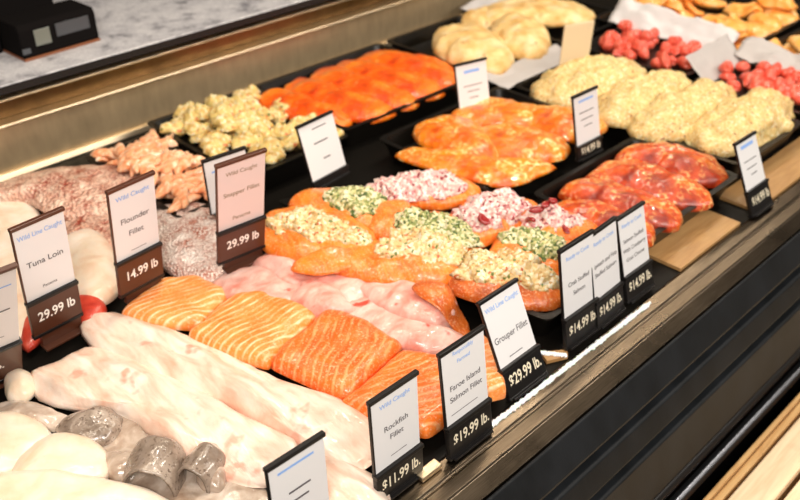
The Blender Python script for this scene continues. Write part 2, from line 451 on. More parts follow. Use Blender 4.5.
cpart('bumper_backing', boxes((X0, X1, .4228, .497, -1.2, -.031)), 'rubber_and_shade')
cpart('kick_rail', extrude_profile([(.42, -.262), (.372, -.262), (.366, -.268), (.366, -.276), (.374, -.282), (.42, -.285)], X0, X1), 'black_plastic', .002)
cpart('reflection_strip', extrude_profile([(.37, -.299), (.361, -.297), (.355, -.301), (.352, -.308), (.354, -.316), (.37, -.318)], X0, X1), 'kick_reflection', .002)  # separate strip standing in for the kick plate's reflection
# back panel: steel wall, two lips, recess with its shade painted black, rear worktop
cpart('back_panel', boxes((X0, X1, 1.568, 1.60, -.03, .098)), 'steel_back')
cpart('panel_foot', extrude_profile([(1.5675, .0), (1.5675, .014), (1.560, .012), (1.556, .003), (1.556, 0)], X0, X1), 'steel_lip', .001)
cpart('ledge', extrude_profile([(1.60, .0985), (1.563, .0985), (1.561, .102), (1.563, .105), (1.60, .105)], X0, X1), 'steel_lip', .0015)
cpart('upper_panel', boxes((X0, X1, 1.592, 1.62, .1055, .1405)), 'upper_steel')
cpart('upper_lip', extrude_profile([(1.62, .141), (1.580, .141), (1.579, .143), (1.581, .1455), (1.62, .1455)], X0, X1), 'steel_lip', .001)
cpart('gap_shade_strip', boxes((X0, X1, 1.615, 1.64, .146, .166)), 'rubber_and_shade')  # black strip painting the shade below the worktop overhang
cpart('rear_worktop', boxes((X0, X1, 1.568, 2.6, .1665, .176)), 'galv', .002)
cpart('worktop_edge_shade', boxes((X0, X1, 1.5655, 1.5675, .160, .1745)), 'rubber_and_shade')  # edge coloured black to deepen the painted gap shade
# frame behind/below keeps it grounded
cpart('case_body', boxes((X0, X1, .50, 2.55, -1.2, -.031)), 'deck_black')
floor = obj('floor', boxes((-3, 6, -3, 5, -1.24, -1.2)), plain('floor_tile', (.10, .085, .07), .5)); tag(floor, kind='structure')

# tan boards on the deck between and before the trays
def board(px, label):
    P = [pt(u, v, .006) for u, v in px]
    bm = bmesh.new(); a = [bm.verts.new((p.x, p.y, .0005)) for p in P]; b = [bm.verts.new((p.x, p.y, .006)) for p in P]; n = len(P)
    for i in range(n): bm.faces.new((a[i], a[(i+1) % n], b[(i+1) % n], b[i]))
    bm.faces.new(a[::-1]); bm.faces.new(b); bmesh.ops.recalc_face_normals(bm, faces=bm.faces)
    c = sum(P, Vector())/n; bmesh.ops.translate(bm, verts=bm.verts, vec=(-c.x, -c.y, 0))
    o = obj('wood_board', bm, M['board'], None, (c.x, c.y, 0)); tag(o, label, 'board')
def wboard(x0, x1, y0, y1, label):
    o = obj('wood_board', boxes(((x0-x1)/2, (x1-x0)/2, (y0-y1)/2, (y1-y0)/2, 0, .006)), M['board'], None, ((x0+x1)/2, (y0+y1)/2, .0003)); tag(o, label, 'board')
wboard(1.135, 1.335, .500, .575, 'tan wooden board on the case floor in front of the dark red glazed fillets')
wboard(1.395, 1.80, .500, .575, 'tan wooden board on the case floor below the yellow crab loaf tray')
board([(541, 352), (567, 349), (568, 356), (547, 361)], 'small tan board end showing between the grouper sign and the crab salmon sign')

# ------------------------------------------------------------------ trays
def quad_tray(C4, zr, zf, label, name='serving_tray', mat='tray_black', wall=.004, lipw=.010, slope=.012, liner=None):
    """C4: four rim corners (world xy, ccw) at height zr; floor at zf"""
    c = sum((Vector(p[:2]) for p in C4), Vector((0, 0)))/4
    Q = [Vector(p[:2])-c for p in C4]
    def inset(d):
        out = []
        for i in range(4):
            a, b, e = Q[i-1], Q[i], Q[(i+1) % 4]
            d1 = (b-a).normalized(); d2 = (e-b).normalized()
            n1 = Vector((-d1.y, d1.x)); n2 = Vector((-d2.y, d2.x))
            s = (n1+n2); s = s/s.dot(n1) if abs(s.dot(n1)) > 1e-6 else n1
            out.append(b+s*d)
        # round the corners
        res = []
        for i in range(4):
            a, b, e = out[i-1], out[i], out[(i+1) % 4]
            r = .018
            p = b+(a-b).normalized()*r; q = b+(e-b).normalized()*r
            for k in range(6):
                t = k/5; res.append(p*(1-t)**2+b*2*t*(1-t)+q*t*t)
        return res
    loops = [(inset(0), zr-.003), (inset(0), zr), (inset(lipw), zr), (inset(lipw+slope), zf), ]
    outer = [(inset(0), zr-.003), (inset(lipw-wall), zr-.003), (inset(lipw+slope-wall), 0.001)]
    bm = bmesh.new()
    def mk(L): return [bm.verts.new((p.x, p.y, z)) for p, z in ((p, L[1]) for p in L[0])]
    prev = None
    for L in loops:
        cur = mk(L)
        if prev:
            for i in range(24): bm.faces.new((prev[i], prev[(i+1) % 24], cur[(i+1) % 24], cur[i]))
        prev = cur
    bm.faces.new(prev)
    prev = None
    for L in outer:
        cur = mk(L)
        if prev:
            for i in range(24): bm.faces.new((prev[(i+1) % 24], prev[i], cur[i], cur[(i+1) % 24]))
        prev = cur
    bm.faces.new(prev[::-1])
    bmesh.ops.remove_doubles(bm, verts=bm.verts, dist=1e-5)
    bmesh.ops.recalc_face_normals(bm, faces=bm.faces)
    o = obj(name, bm, M[mat], None, (c.x, c.y, 0), smooth=False)
    tag(o, label, 'tray')
    # height map: floor inside, wall ring
    X, Y = np.meshgrid(gxs, gys, indexing='ij')
    def inside(d):
        m = np.ones(X.shape, bool)
        for i in range(4):
            a = Q[i]+c; b = Q[(i+1) % 4]+c; e = (b-a).normalized(); n = Vector((-e.y, e.x))
            m &= ((X-a.x)*n.x+(Y-a.y)*n.y) > d
        return m
    ino, inf = inside(0), inside(lipw+slope*.6)
    global HM
    HM = np.where(inf, np.maximum(HM, zf), np.where(ino, np.maximum(HM, zr), HM))
    return o
def rect(x0, x1, y0, y1): return [(x0, y0), (x1, y0), (x1, y1), (x0, y1)]
quad_tray([pt(548, 322, .05), pt(614, 275, .05), pt(462, 170, .05), pt(275, 200, .05)], .05, .03, 'black tray under the stuffed salmon portions in the middle of the case')
quad_tray(rect(1.095, 1.415, .55, .775), .05, .02, 'black tray holding the dark red glazed fillets')
quad_tray(rect(1.055, 1.425, .845, 1.12), .05, .02, 'black tray holding the shiny orange glazed fillets')
quad_tray(rect(1.445, 1.715, .565, 1.10), .05, .02, 'black tray holding the pale yellow crab loaves')
quad_tray(rect(1.035, 1.425, 1.185, 1.50), .05, .02, 'black tray of orange red marinated fillets along the steel back panel')
quad_tray(rect(.775, 1.03, 1.165, 1.50), .05, .035, 'black tray holding the chunky yellow seafood salad')
quad_tray(rect(.62, .768, 1.14, 1.46), .045, .03, 'black tray holding the pale orange curled strips')
quad_tray(rect(1.445, 1.72, 1.14, 1.50), .05, .02, 'black tray holding two big golden baked parcels')
quad_tray(rect(1.74, 2.05, 1.17, 1.52), .05, .02, 'black tray with the long pale loaf at the top edge of the picture')
quad_tray(rect(1.735, 1.93, .85, 1.14), .055, .045, 'black tray with red chunks behind the middle of the crab loaves')
quad_tray(rect(1.735, 1.93, .53, .83), .055, .045, 'black tray with red chunks behind the right end of the crab loaves')
quad_tray(rect(1.95, 2.45, .84, 1.24), .05, .02, 'black tray of pale orange fillets at the far end of the case')
quad_tray(rect(1.95, 2.45, .52, .82), .05, .02, 'black tray of bright orange fillets at the far right end')

# ------------------------------------------------------------------ fish straight on the case bed (left end)
ORG = dict(amp=.002, nscale=22)
def fillet(px, th, mat, label, cat='fish fillet', group=None, name='fish_fillet', **k):
    if mat == 'grouper':
        cu = sum(p[0] for p in px)/len(px); cv = sum(p[1] for p in px)/len(px); px = [(cu+(u-cu)*.94, cv+(v-cv)*.92) for u, v in px]
    return food(name, px, th, mat, label, cat, group, **k)

# white fish under and around the left signs
fillet([(-60, 260), (-10, 225), (45, 222), (75, 250), (75, 300), (30, 340), (-50, 350)], .035, 'halibut', 'ivory fish steak behind and left of the tuna loin sign', name='fish_steak', pw=3)
fillet([(-50, 205), (0, 188), (28, 198), (44, 222), (28, 245), (-40, 250)], .030, 'halibut', 'rounded ivory fish steak at the left edge below the red snapper', name='fish_steak', pw=3.5)
fillet([(62, 240), (80, 228), (100, 232), (114, 250), (122, 285), (112, 305), (86, 310), (66, 290)], .045, 'halibut', 'ivory fish steak standing between the tuna and flounder signs', name='fish_steak', pw=3)
fillet([(14, 262), (40, 255), (66, 275), (62, 318), (45, 340), (22, 350)], .030, 'tuna', 'deep red tuna loin showing left of the tuna loin sign foot', cat='tuna loin', name='tuna_loin', pw=3)
fillet([(70, 300), (88, 292), (104, 298), (106, 315), (96, 330), (80, 326)], .030, 'tuna', 'deep red tuna loin showing right of the tuna loin price strip', cat='tuna loin', name='tuna_loin', pw=3)
# skin-on snapper
fillet([(-40, 200), (10, 178), (50, 168), (100, 163), (142, 168), (158, 182), (150, 205), (110, 222), (60, 222), (20, 202), (-30, 215)], .040, 'snapper', 'large red skinned snapper fillet along the back panel at left', name='snapper_fillet', zlo=.012, pw=2.4, amp=.003)
fillet([(62, 212), (84, 194), (120, 200), (142, 215), (140, 262), (112, 272), (88, 250), (64, 238)], .032, 'snapper', 'red skinned snapper piece behind the flounder sign', name='snapper_fillet', pw=2.6, amp=.003)
fillet([(146, 218), (160, 204), (190, 200), (222, 208), (248, 235), (240, 275), (222, 290), (196, 286), (162, 268)], .045, 'snapper_pale', 'pale netted skin-on fillet between the flounder and snapper signs', name='snapper_fillet', pw=2.4, amp=.003)
fillet([(152, 190), (160, 182), (174, 184), (181, 195), (176, 207), (160, 206)], .028, 'tuna_pink', 'small bright pink fish cut beside the curled strips', cat='fish piece', name='fish_piece', pw=3)

# pinkish grouper
fillet([(208, 285), (232, 262), (262, 262), (300, 280), (318, 300), (300, 322), (262, 318), (222, 302)], .038, 'grouper', 'flat pink grouper fillet just right of the snapper sign foot', name='grouper_fillet', amp=.003, pw=5, sharp=8, rim=.45, kk=.8, edge=.02)
fillet([(242, 262), (262, 243), (300, 243), (345, 258), (378, 276), (382, 305), (352, 322), (312, 306), (270, 284)], .046, 'grouper', 'large pink grouper fillet lying behind the salmon, with red streak', name='grouper_fillet', amp=.004, pw=6, rim=.45, kk=.85, sharp=8, edge=.02, ridge=(R(-76), .005, 55))
fillet([(352, 288), (372, 266), (402, 264), (436, 276), (456, 300), (460, 326), (440, 345), (405, 332), (368, 312)], .052, 'grouper', 'thick pink grouper fillet nearest the stuffed salmon tray', name='grouper_fillet', amp=.004, pw=6, rim=.45, kk=.85, sharp=8, edge=.02, ridge=(R(-76), .005, 55))
fillet([(284, 308), (312, 275), (330, 282), (350, 302), (362, 325), (335, 330), (300, 322)], .048, 'grouper', 'small pointed pink grouper piece in the middle of the grouper', name='grouper_fillet', amp=.003, pw=5, sharp=8, rim=.45, kk=.8, edge=.02)
fillet([(318, 320), (336, 290), (362, 295), (400, 312), (438, 335), (470, 330), (468, 352), (440, 362), (400, 356), (352, 340)], .038, 'grouper', 'smooth pink grouper strip directly behind the deep orange salmon', name='grouper_fillet', amp=.002, pw=3)

# salmon pieces
SA = dict(name='salmon_fillet', sharp=6, pw=8, q=1.8, rim=.45, kk=.85, amp=.0026, nscale=20, stiff=26, seg=110, rings=26, edge=.015)
fillet([(120, 318), (160, 277), (198, 273), (232, 292), (205, 335), (165, 334)], .034, 'salmon_a', 'pale orange salmon fillet piece at the left of the salmon row', **SA)
fillet([(184, 340), (238, 287), (262, 288), (322, 314), (270, 376), (240, 366)], .038, 'salmon_b', 'orange salmon fillet piece second from the left with white stripes', **SA)
fillet([(268, 368), (326, 305), (346, 309), (405, 345), (352, 408), (338, 406)], .042, 'salmon_c', 'deep orange salmon fillet piece in the middle of the row', **SA)
fillet([(338, 410), (400, 346), (450, 352), (486, 384), (484, 402), (428, 444), (398, 440)], .044, 'salmon_d', 'bright orange salmon fillet piece behind the rockfish and island salmon signs', **SA)
fillet([(462, 352), (482, 330), (500, 356), (506, 402), (488, 408), (466, 385)], .044, 'salmon_a', 'orange salmon end standing between the island salmon and grouper signs', **SA)

# long white fillets
WF = dict(name='white_fillet', amp=.0035, nscale=16, pw=2.6, seg=130, rings=28, ridge=(R(-79), .011, 48), stiff=20)
fillet([(80, 326), (94, 310), (120, 312), (180, 332), (235, 355), (300, 388), (352, 410), (378, 436), (374, 470), (340, 470), (290, 442), (230, 410), (150, 375), (95, 350)], .036, 'white_fish', 'long pale pink white fish fillet lying against the salmon row', **WF)
fillet([(28, 378), (60, 352), (92, 346), (140, 362), (200, 392), (250, 418), (300, 448), (290, 485), (250, 492), (200, 470), (150, 432), (100, 408), (48, 404)], .034, 'white_fish', 'long white fish fillet nearer the camera, behind the silver pieces', **WF)
fillet([(282, 470), (320, 452), (372, 468), (392, 500), (370, 540), (300, 540)], .034, 'white_fish', 'pale fish fillet end between the two nearest price signs at the bottom', **WF)
fillet([(4, 380), (16, 368), (32, 374), (36, 392), (26, 404), (8, 402)], .030, 'scallop', 'small ivory scallop beside the foot of the leftmost sign', cat='scallop', name='scallop')

def arch(p, q, hw, h, z, label, twist=0):
    """a skin-on piece folded over: open arch with real thickness, axis from p (far) to q (near)"""
    A = pt(*p, z+h*.9); B = pt(*q, z+h*.7); A.z = B.z = 0; d = (B-A); L = d.length; d.normalize(); s = Vector((-d.y, d.x, 0))
    n, m, th = 26, 30, .0038; bm = bmesh.new(); G = []; sd = random.random()*30
    for i in range(n+1):
        t = i/n; row = []
        wk = 1-.30*abs(t-.6)-.35*max(0, .18-t)/.18; hk = 1-.45*max(0, .25-t)/.25
        for j in range(m+1):
            a = math.pi*(-.12+1.24*j/m)
            for rr in (0, th):
                x = (hw*wk-rr)*math.cos(a)+twist*(t-.5); y = (h*hk-rr)*max(math.sin(a), -.2)
                if j in (0, m): pass
                sharpen = 1-.10*abs(math.cos(a))*math.sin(a)
                c = A+d*(L*t+.003*noise.noise(Vector((a*1.5+sd, 0, rr))))+s*x; c.z = z+.004+y*sharpen+.0025*noise.noise(Vector((t*4+sd, a*2, sd)))
                row.append(bm.verts.new(c))
        G.append(row)
    for i in range(n):
        for j in range(m):
            o0, o1 = 2*j, 2*j+2
            bm.faces.new((G[i][o0], G[i][o1], G[i+1][o1], G[i+1][o0])); bm.faces.new((G[i][o0+1], G[i+1][o0+1], G[i+1][o1+1], G[i][o1+1]))
        for j in (0, m): bm.faces.new((G[i][2*j], G[i+1][2*j], G[i+1][2*j+1], G[i][2*j+1]))
    for i in (0, n):
        for j in range(m): bm.faces.new((G[i][2*j], G[i][2*j+1], G[i][2*j+3], G[i][2*j+2]))
    bmesh.ops.recalc_face_normals(bm, faces=bm.faces)
    bmesh.ops.translate(bm, verts=bm.verts, vec=-Vector((A.x, A.y, z)))
    o = obj('silver_fish_piece', bm, M['silver_fish'], None, (A.x, A.y, z), smooth=True)
    return tag(o, label, 'fish piece')
# silver skinned pieces
SP = dict(cat='fish piece', name='silver_fish_piece', amp=.003, nscale=30, pw=2.2)
fillet([(70, 452), (90, 425), (130, 412), (170, 415), (215, 440), (262, 480), (262, 520), (180, 530), (110, 510)], .012, 'silver_pale', 'flat silvery fish piece along the bottom edge under the others', **SP)
fillet([(58, 432), (78, 412), (104, 406), (120, 414), (120, 432), (104, 448), (70, 446)], .034, 'silver_fish', 'plump silvery grey fish piece lying behind the ivory pieces', **SP)
fillet([(98, 462), (108, 452), (130, 450), (148, 462), (144, 482), (116, 486)], .026, 'silver_pale', 'short pale silvery piece right of the ivory pieces', **SP)
arch((162, 428), (143, 480), .037, .044, .008, 'folded dark silver fish piece, largest of the silver ones', .006)
arch((214, 438), (190, 477), .026, .036, .008, 'rolled silver fish piece next to the white fillet end')
fillet([(198, 476), (206, 460), (218, 462), (226, 480), (220, 494), (202, 492)], .028, 'silver_pale', 'small silver tip standing right of the rolled silver piece', **SP)
fillet([(-10, 404), (20, 400), (50, 408), (76, 422), (60, 434), (20, 426), (-10, 422)], .024, 'silver_pale', 'white and silver fish strip below the leftmost sign', **SP)
# ivory pieces bottom left
SC = dict(cat='fish piece', name='ivory_fish_piece', amp=.002, nscale=22, pw=3)
fillet([(-50, 425), (0, 412), (28, 416), (52, 430), (50, 450), (24, 476), (-40, 480)], .034, 'scallop', 'thick ivory fish piece at the left edge, behind the other two', **SC)
fillet([(12, 478), (28, 448), (58, 433), (94, 438), (107, 458), (104, 484), (60, 496), (20, 494)], .036, 'scallop', 'thick rounded ivory fish piece beside the silver pieces', **SC)
fillet([(-50, 490), (10, 470), (70, 474), (120, 484), (170, 500), (180, 530), (-40, 540)], .040, 'scallop', 'ivory fish piece cut by the bottom left corner of the picture', **SC)

# ------------------------------------------------------------------ trays of food
# curled strips
random.seed(11)
G = 'pale orange curled strips heaped in the small tray'
LBL = 'pale orange curled strip in the heap behind the red snapper'
x0, x1, y0, y1 = .62, .755, 1.19, 1.43
for k in range(60):
    x = random.uniform(x0+.025, x1-.005); y = random.uniform(y0-.02, y1+.0); yaw = R(random.uniform(20, 75)) if k % 3 else R(random.uniform(-40, 10))
    a = random.uniform(.03, .045)
    c = lump('curled_strip', ell(x, y, a, random.uniform(.009, .012), yaw, wob=.3), random.uniform(.014, .02), M['strip'], seg=40, rings=10, stiff=6, amp=.002, nscale=50, pw=2, zmax=.042+.02*math.exp(-((x-.68)/.06)**2)*math.exp(-((y-1.33)/.1)**2))
    tag(c, LBL, 'seafood strip', G)
# yellow salad
G = 'yellow seafood salad chunks heaped in one tray'
LBL = 'pale yellow herb flecked chunk of the seafood salad heap'
for k in range(78):
    x = random.uniform(.80, 1.01); y = random.uniform(1.19, 1.475)
    if k > 48: x = random.gauss(.89, .045); y = random.gauss(1.36, .06); x = min(max(x, .80), 1.0); y = min(max(y, 1.2), 1.46)
    c = lump('salad_chunk', ell(x, y, random.uniform(.018, .027), random.uniform(.015, .022), random.uniform(0, 3), wob=.3), random.uniform(.02, .028), M['salad'], seg=34, rings=10, stiff=5, amp=.004, nscale=45, crumb=.002, cscale=110, pw=2, zmax=.042+.028*math.exp(-((x-.89)/.07)**2-((y-1.37)/.09)**2))
    tag(c, LBL, 'salad chunk', G)
# marinated fillets by the back panel
OM = dict(amp=.003, nscale=26, pw=2.2, stiff=8)
def fil(px, th, mat, label, name='marinated_fillet', cat='marinated fillet', zlo=None, **k):
    d = dict(OM); d.update(k)
    if mat in ('orange_red', 'orange_glaze', 'red_glaze', 'cake'):
        cu = sum(p[0] for p in px)/len(px); cv = sum(p[1] for p in px)/len(px)
        ks = .90 if mat == 'cake' else .98; px = [(cu+(u-cu)*.98, cv+(v-cv)*ks) for u, v in px]
    return food(name, px, th, mat, label, cat, None, zlo=zlo, **d)
for px, lab in (
    ([(352, 62), (372, 50), (400, 52), (440, 62), (458, 74), (455, 92), (430, 92), (390, 78)], 'orange red marinated fillet farthest along, beside the round parcels'),
    ([(330, 72), (345, 58), (370, 60), (410, 76), (446, 92), (430, 104), (395, 98), (355, 86)], 'orange red marinated fillet, second from the far end of its tray'),
    ([(308, 80), (318, 66), (345, 68), (385, 86), (420, 102), (408, 114), (370, 108), (330, 96)], 'orange red marinated fillet in the middle of the back tray'),
    ([(282, 90), (296, 76), (320, 80), (355, 97), (398, 112), (378, 126), (345, 122), (305, 106)], 'orange red marinated fillet just above the near one in the back tray'),
    ([(252, 100), (266, 88), (290, 92), (320, 106), (352, 118), (345, 132), (318, 128), (275, 114)], 'orange red marinated fillet next to the yellow salad, nearest in its tray')):
    fil(px, .046, 'orange_red', lab, zlo=.022)
# shiny orange glazed
for px, th, z, lab in (
    ([(448, 122), (462, 104), (490, 96), (530, 104), (560, 118), (540, 132), (500, 130), (470, 128)], .040, .03, 'shiny orange glazed fillet at the back of the middle tray'),
    ([(520, 118), (540, 104), (575, 110), (604, 120), (606, 132), (575, 146), (545, 138)], .044, .03, 'shiny orange glazed fillet beside the small grey price sign'),
    ([(470, 146), (480, 126), (510, 122), (545, 132), (572, 146), (564, 162), (530, 166), (495, 160)], .046, .03, 'shiny orange glazed fillet with pale seeds, center of the middle tray'),
    ([(393, 155), (410, 146), (450, 152), (490, 160), (530, 162), (556, 166), (545, 176), (510, 190), (480, 186), (430, 170)], .030, .036, 'long thin orange glazed fillet along the front of the middle tray'),
    ([(412, 136), (425, 118), (448, 112), (475, 122), (498, 145), (498, 164), (470, 166), (440, 156)], .046, .032, 'smooth orange glazed fillet at the left end of the middle tray')):
    fil(px, th, 'orange_glaze', lab, name='glazed_fillet', cat='glazed fillet', zlo=z)
# dark red glazed
for px, lab in (
    ([(612, 160), (625, 146), (655, 142), (695, 152), (726, 172), (722, 190), (692, 188), (650, 172)], 'dark red glazed fillet farthest back in its tray, under the crab loaves'),
    ([(585, 178), (600, 162), (632, 158), (672, 176), (712, 196), (706, 214), (672, 212), (625, 195)], 'dark red glazed fillet, second from the back of its tray'),
    ([(556, 192), (572, 178), (602, 178), (640, 196), (680, 214), (676, 236), (642, 230), (596, 210)], 'dark red glazed fillet, third from the back, right behind the price signs'),
    ([(545, 212), (560, 200), (590, 202), (625, 216), (652, 230), (655, 250), (625, 246), (580, 230)], 'dark red glazed fillet nearest the camera, beside the cranberry stuffed salmon')):
    fil(px, .050, 'red_glaze', lab, name='glazed_fillet', cat='glazed fillet', zlo=.024, amp=.003)
# crab loaves
CL = dict(amp=.007, nscale=28, pw=2.0, rim=.22, crumb=.0015, cscale=150, seg=110, rings=26, name='crab_loaf', cat='crab loaf', edge=.10)
fil([(528, 92), (545, 72), (575, 62), (605, 54), (636, 56), (648, 72), (640, 90), (600, 108), (560, 112)], .068, 'cake', 'lumpy pale yellow crab loaf farthest left in its tray', zlo=.03, **CL)
fil([(594, 112), (610, 88), (645, 74), (672, 64), (692, 74), (694, 92), (670, 112), (640, 130), (605, 128)], .068, 'cake', 'lumpy pale yellow crab loaf, second from the left behind the grey sign', zlo=.03, **CL)
fil([(628, 128), (645, 108), (680, 94), (702, 76), (730, 76), (742, 92), (730, 116), (700, 136), (668, 146), (635, 142)], .068, 'cake', 'lumpy pale yellow crab loaf third from the left, peak near red chunks', zlo=.03, **CL)
fil([(684, 140), (700, 118), (738, 98), (760, 80), (785, 86), (796, 104), (790, 128), (760, 146), (735, 158), (700, 158)], .068, 'cake', 'lumpy pale yellow crab loaf at the right end of its tray', zlo=.03, **CL)
# baked parcels
BK = dict(amp=.004, nscale=24, pw=2.3, name='baked_parcel', cat='baked parcel')
fil([(470, 18), (488, 4), (530, -6), (575, 4), (594, 14), (590, 24), (560, 28), (520, 26), (485, 26)], .045, 'baked', 'long pale baked loaf at the top edge of the picture', zlo=.04, **BK)
fil([(432, 48), (436, 30), (452, 23), (482, 28), (505, 44), (514, 64), (502, 78), (480, 76), (452, 64)], .066, 'baked', 'golden round baked parcel just above the white price card', zlo=.03, **BK)
fil([(492, 36), (496, 18), (515, 12), (540, 24), (552, 42), (546, 57), (528, 64), (506, 54)], .066, 'baked', 'golden oval baked parcel right of the other parcel', zlo=.03, **BK)
fil([(462, 24), (470, 12), (490, 8), (500, 16), (496, 28), (478, 32)], .045, 'baked', 'small baked piece tucked behind the two golden parcels', zlo=.03, **BK)
# red chunks in two trays
random.seed(5)
for (a, b, c, d, g, lab) in ((1.76, 1.90, .88, 1.11, 'red chunks in the tray behind the crab loaves', 'small red chunk in the tray beside the beige sign'),
                             (1.76, 1.90, .56, .80, 'red chunks in the tray at the right edge', 'small red chunk in the tray behind the rightmost crab loaf')):
    for k in range(52):
        x = random.uniform(a, b); y = random.uniform(c, d)
        o = lump('red_chunk', ell(x, y, random.uniform(.014, .022), random.uniform(.011, .015), random.uniform(0, 3)), random.uniform(.02, .028), M['red_chunk'], seg=28, rings=8, stiff=4, amp=.002, pw=2.2, zmax=.062)
        tag(o, lab, 'red chunk', g)
# far orange fillets
for (xa, xb, ya, yb, n, lab, g) in ((1.99, 2.42, .88, 1.20, 22, 'blurred pale orange fillet in the far tray at the top of the picture', 'pale orange fillets in the far tray'),
                                    (1.99, 2.42, .56, .78, 14, 'blurred bright orange fillet in the far tray at the right edge', 'bright orange fillets at the far right')):
    for i in range(n):
        o = lump('far_fillet', ell(random.uniform(xa, xb), random.uniform(ya, yb), random.uniform(.028, .04), random.uniform(.05, .07), random.uniform(-.5, .3)), .032, M['orange_far'], seg=48, rings=12, amp=.004, stiff=5, zmax=.075)
        tag(o, lab, 'fillet', g)

# ------------------------------------------------------------------ stuffed salmon portions: salmon wrap + crumbly stuffing
def portion(label, wrap_px, top_px, top_mat, wrap_mat='wrap', wt=.040, tt=.028, extra=None, name='stuffed_salmon', zlo=.032):
    Pw = world_outline(wrap_px, wt, zlo)
    (cx, cy), bz = base_under(Pw)
    root = empty(name, (cx, cy, bz)); tag(root, label, 'stuffed salmon')
    lump('salmon_wrap', Pw, wt, M[wrap_mat], root, amp=.003, nscale=24, pw=3, base_z=zlo)
    for e in (extra or []):
        lump('salmon_flap', world_outline(e, .02), .018, M[wrap_mat], root, amp=.002, pw=2.4, stiff=6, seg=60, rings=14)
    for tp in (top_px if isinstance(top_px[0], list) else [top_px]):
        zs = zlo+wt*.60; Pt = world_outline(tp, tt, zs)
        cc = sum((Vector(p[:2]) for p in Pt), Vector((0, 0)))/len(Pt); Pt = [cc+(Vector(p[:2])-cc)*.94 for p in Pt]
        lump('stuffing', Pt, tt, M[top_mat], root, amp=.0065, nscale=34, pw=2.0, rim=.2, crumb=.0045, cscale=120, seg=170, rings=44, base_z=zs, edge=.2)
    return root
portion('stuffed salmon with pink crumble at the back edge of its tray, left of centre', [(385, 205), (400, 190), (440, 178), (478, 186), (476, 200), (440, 212)], [(362, 190), (372, 178), (405, 172), (440, 170), (464, 180), (464, 194), (430, 200), (390, 202)], 'berry_top')
portion('stuffed salmon with green herb crumble near the black snapper sign', [(290, 208), (300, 192), (330, 188), (365, 196), (388, 215), (380, 235), (335, 228)], [(318, 196), (330, 188), (352, 188), (380, 196), (388, 208), (376, 218), (345, 216)], 'herb_top')
portion('salmon portion with bare orange fold, behind the green topped one at centre', [(366, 232), (374, 208), (392, 198), (412, 206), (410, 228), (392, 246)], [(395, 222), (405, 210), (420, 212), (422, 224), (408, 230)], 'herb_top')
portion('stuffed salmon with pink crumble in the middle beside the glazed fillet tray', [(440, 240), (452, 215), (480, 196), (530, 200), (545, 216), (500, 240), (465, 255)], [(448, 212), (462, 200), (490, 188), (518, 192), (528, 208), (512, 224), (480, 232), (458, 226)], 'berry_top', tt=.032)
portion('stuffed salmon with pink crumble and dark cranberries at the far right corner', [(520, 232), (530, 215), (560, 210), (592, 224), (598, 240), (570, 250), (540, 246)], [(518, 222), (528, 208), (550, 202), (574, 210), (590, 224), (575, 234), (545, 232)], 'berry_top')
portion('stuffed salmon with cream crumble at the left end of the tray', [(258, 230), (270, 212), (300, 206), (345, 214), (376, 238), (380, 262), (345, 272), (300, 266), (265, 252)], [(268, 224), (280, 212), (310, 208), (345, 216), (370, 234), (368, 248), (330, 246), (290, 240)], 'crab_top', extra=[[(290, 258), (300, 246), (335, 240), (354, 246), (352, 256), (320, 264)]])
portion('stuffed salmon with green herb crumble in the middle of the tray', [(384, 240), (396, 216), (430, 212), (470, 225), (482, 248), (450, 262), (410, 258)], [(392, 222), (402, 210), (425, 208), (455, 216), (476, 232), (474, 246), (440, 246), (408, 236)], 'herb_top')
portion('stuffed salmon with green herb crumble right behind the crab salmon sign', [(488, 258), (500, 236), (530, 230), (572, 244), (590, 262), (560, 284), (520, 280)], [(498, 240), (512, 226), (540, 226), (568, 238), (580, 252), (560, 266), (525, 258)], 'herb_top')
portion('stuffed salmon with cream crumble in the middle row above the grouper', [(322, 268), (345, 250), (380, 240), (430, 244), (472, 262), (460, 286), (420, 290), (370, 284)], [(368, 250), (380, 234), (410, 226), (445, 234), (472, 248), (466, 262), (430, 270), (390, 266)], 'crab_top')
portion('stuffed salmon with cream crumble nearest the camera, brown underside over tray rim', [(450, 288), (458, 268), (500, 262), (548, 272), (572, 292), (560, 310), (520, 314), (475, 304)], [(452, 272), (468, 252), (500, 246), (535, 256), (562, 272), (560, 290), (520, 296), (480, 288)], 'crab_top', 'wrap_brown', wt=.042, tt=.032, extra=[[(412, 282), (430, 272), (456, 278), (470, 292), (468, 304), (436, 300)]])
# loose cranberries on the far right portion
for (u, v, a, b) in ((536, 212, .008, .0045), (545, 210, .008, .005), (531, 220, .007, .004), (552, 208, .006, .004), (567, 222, .005, .003), (484, 218, .007, .005)):
    p = pt(u, v, .088)
    o = lump('cranberry', ell(p.x, p.y, a*1.5, b*1.5, random.uniform(0, 3)), .009, M['berry_dark'], seg=24, rings=6, amp=.0006, stiff=1)
    tag(o, 'dark red cranberry on the pink crumble of a stuffed salmon', 'cranberry', 'cranberries on the pink stuffed salmon')
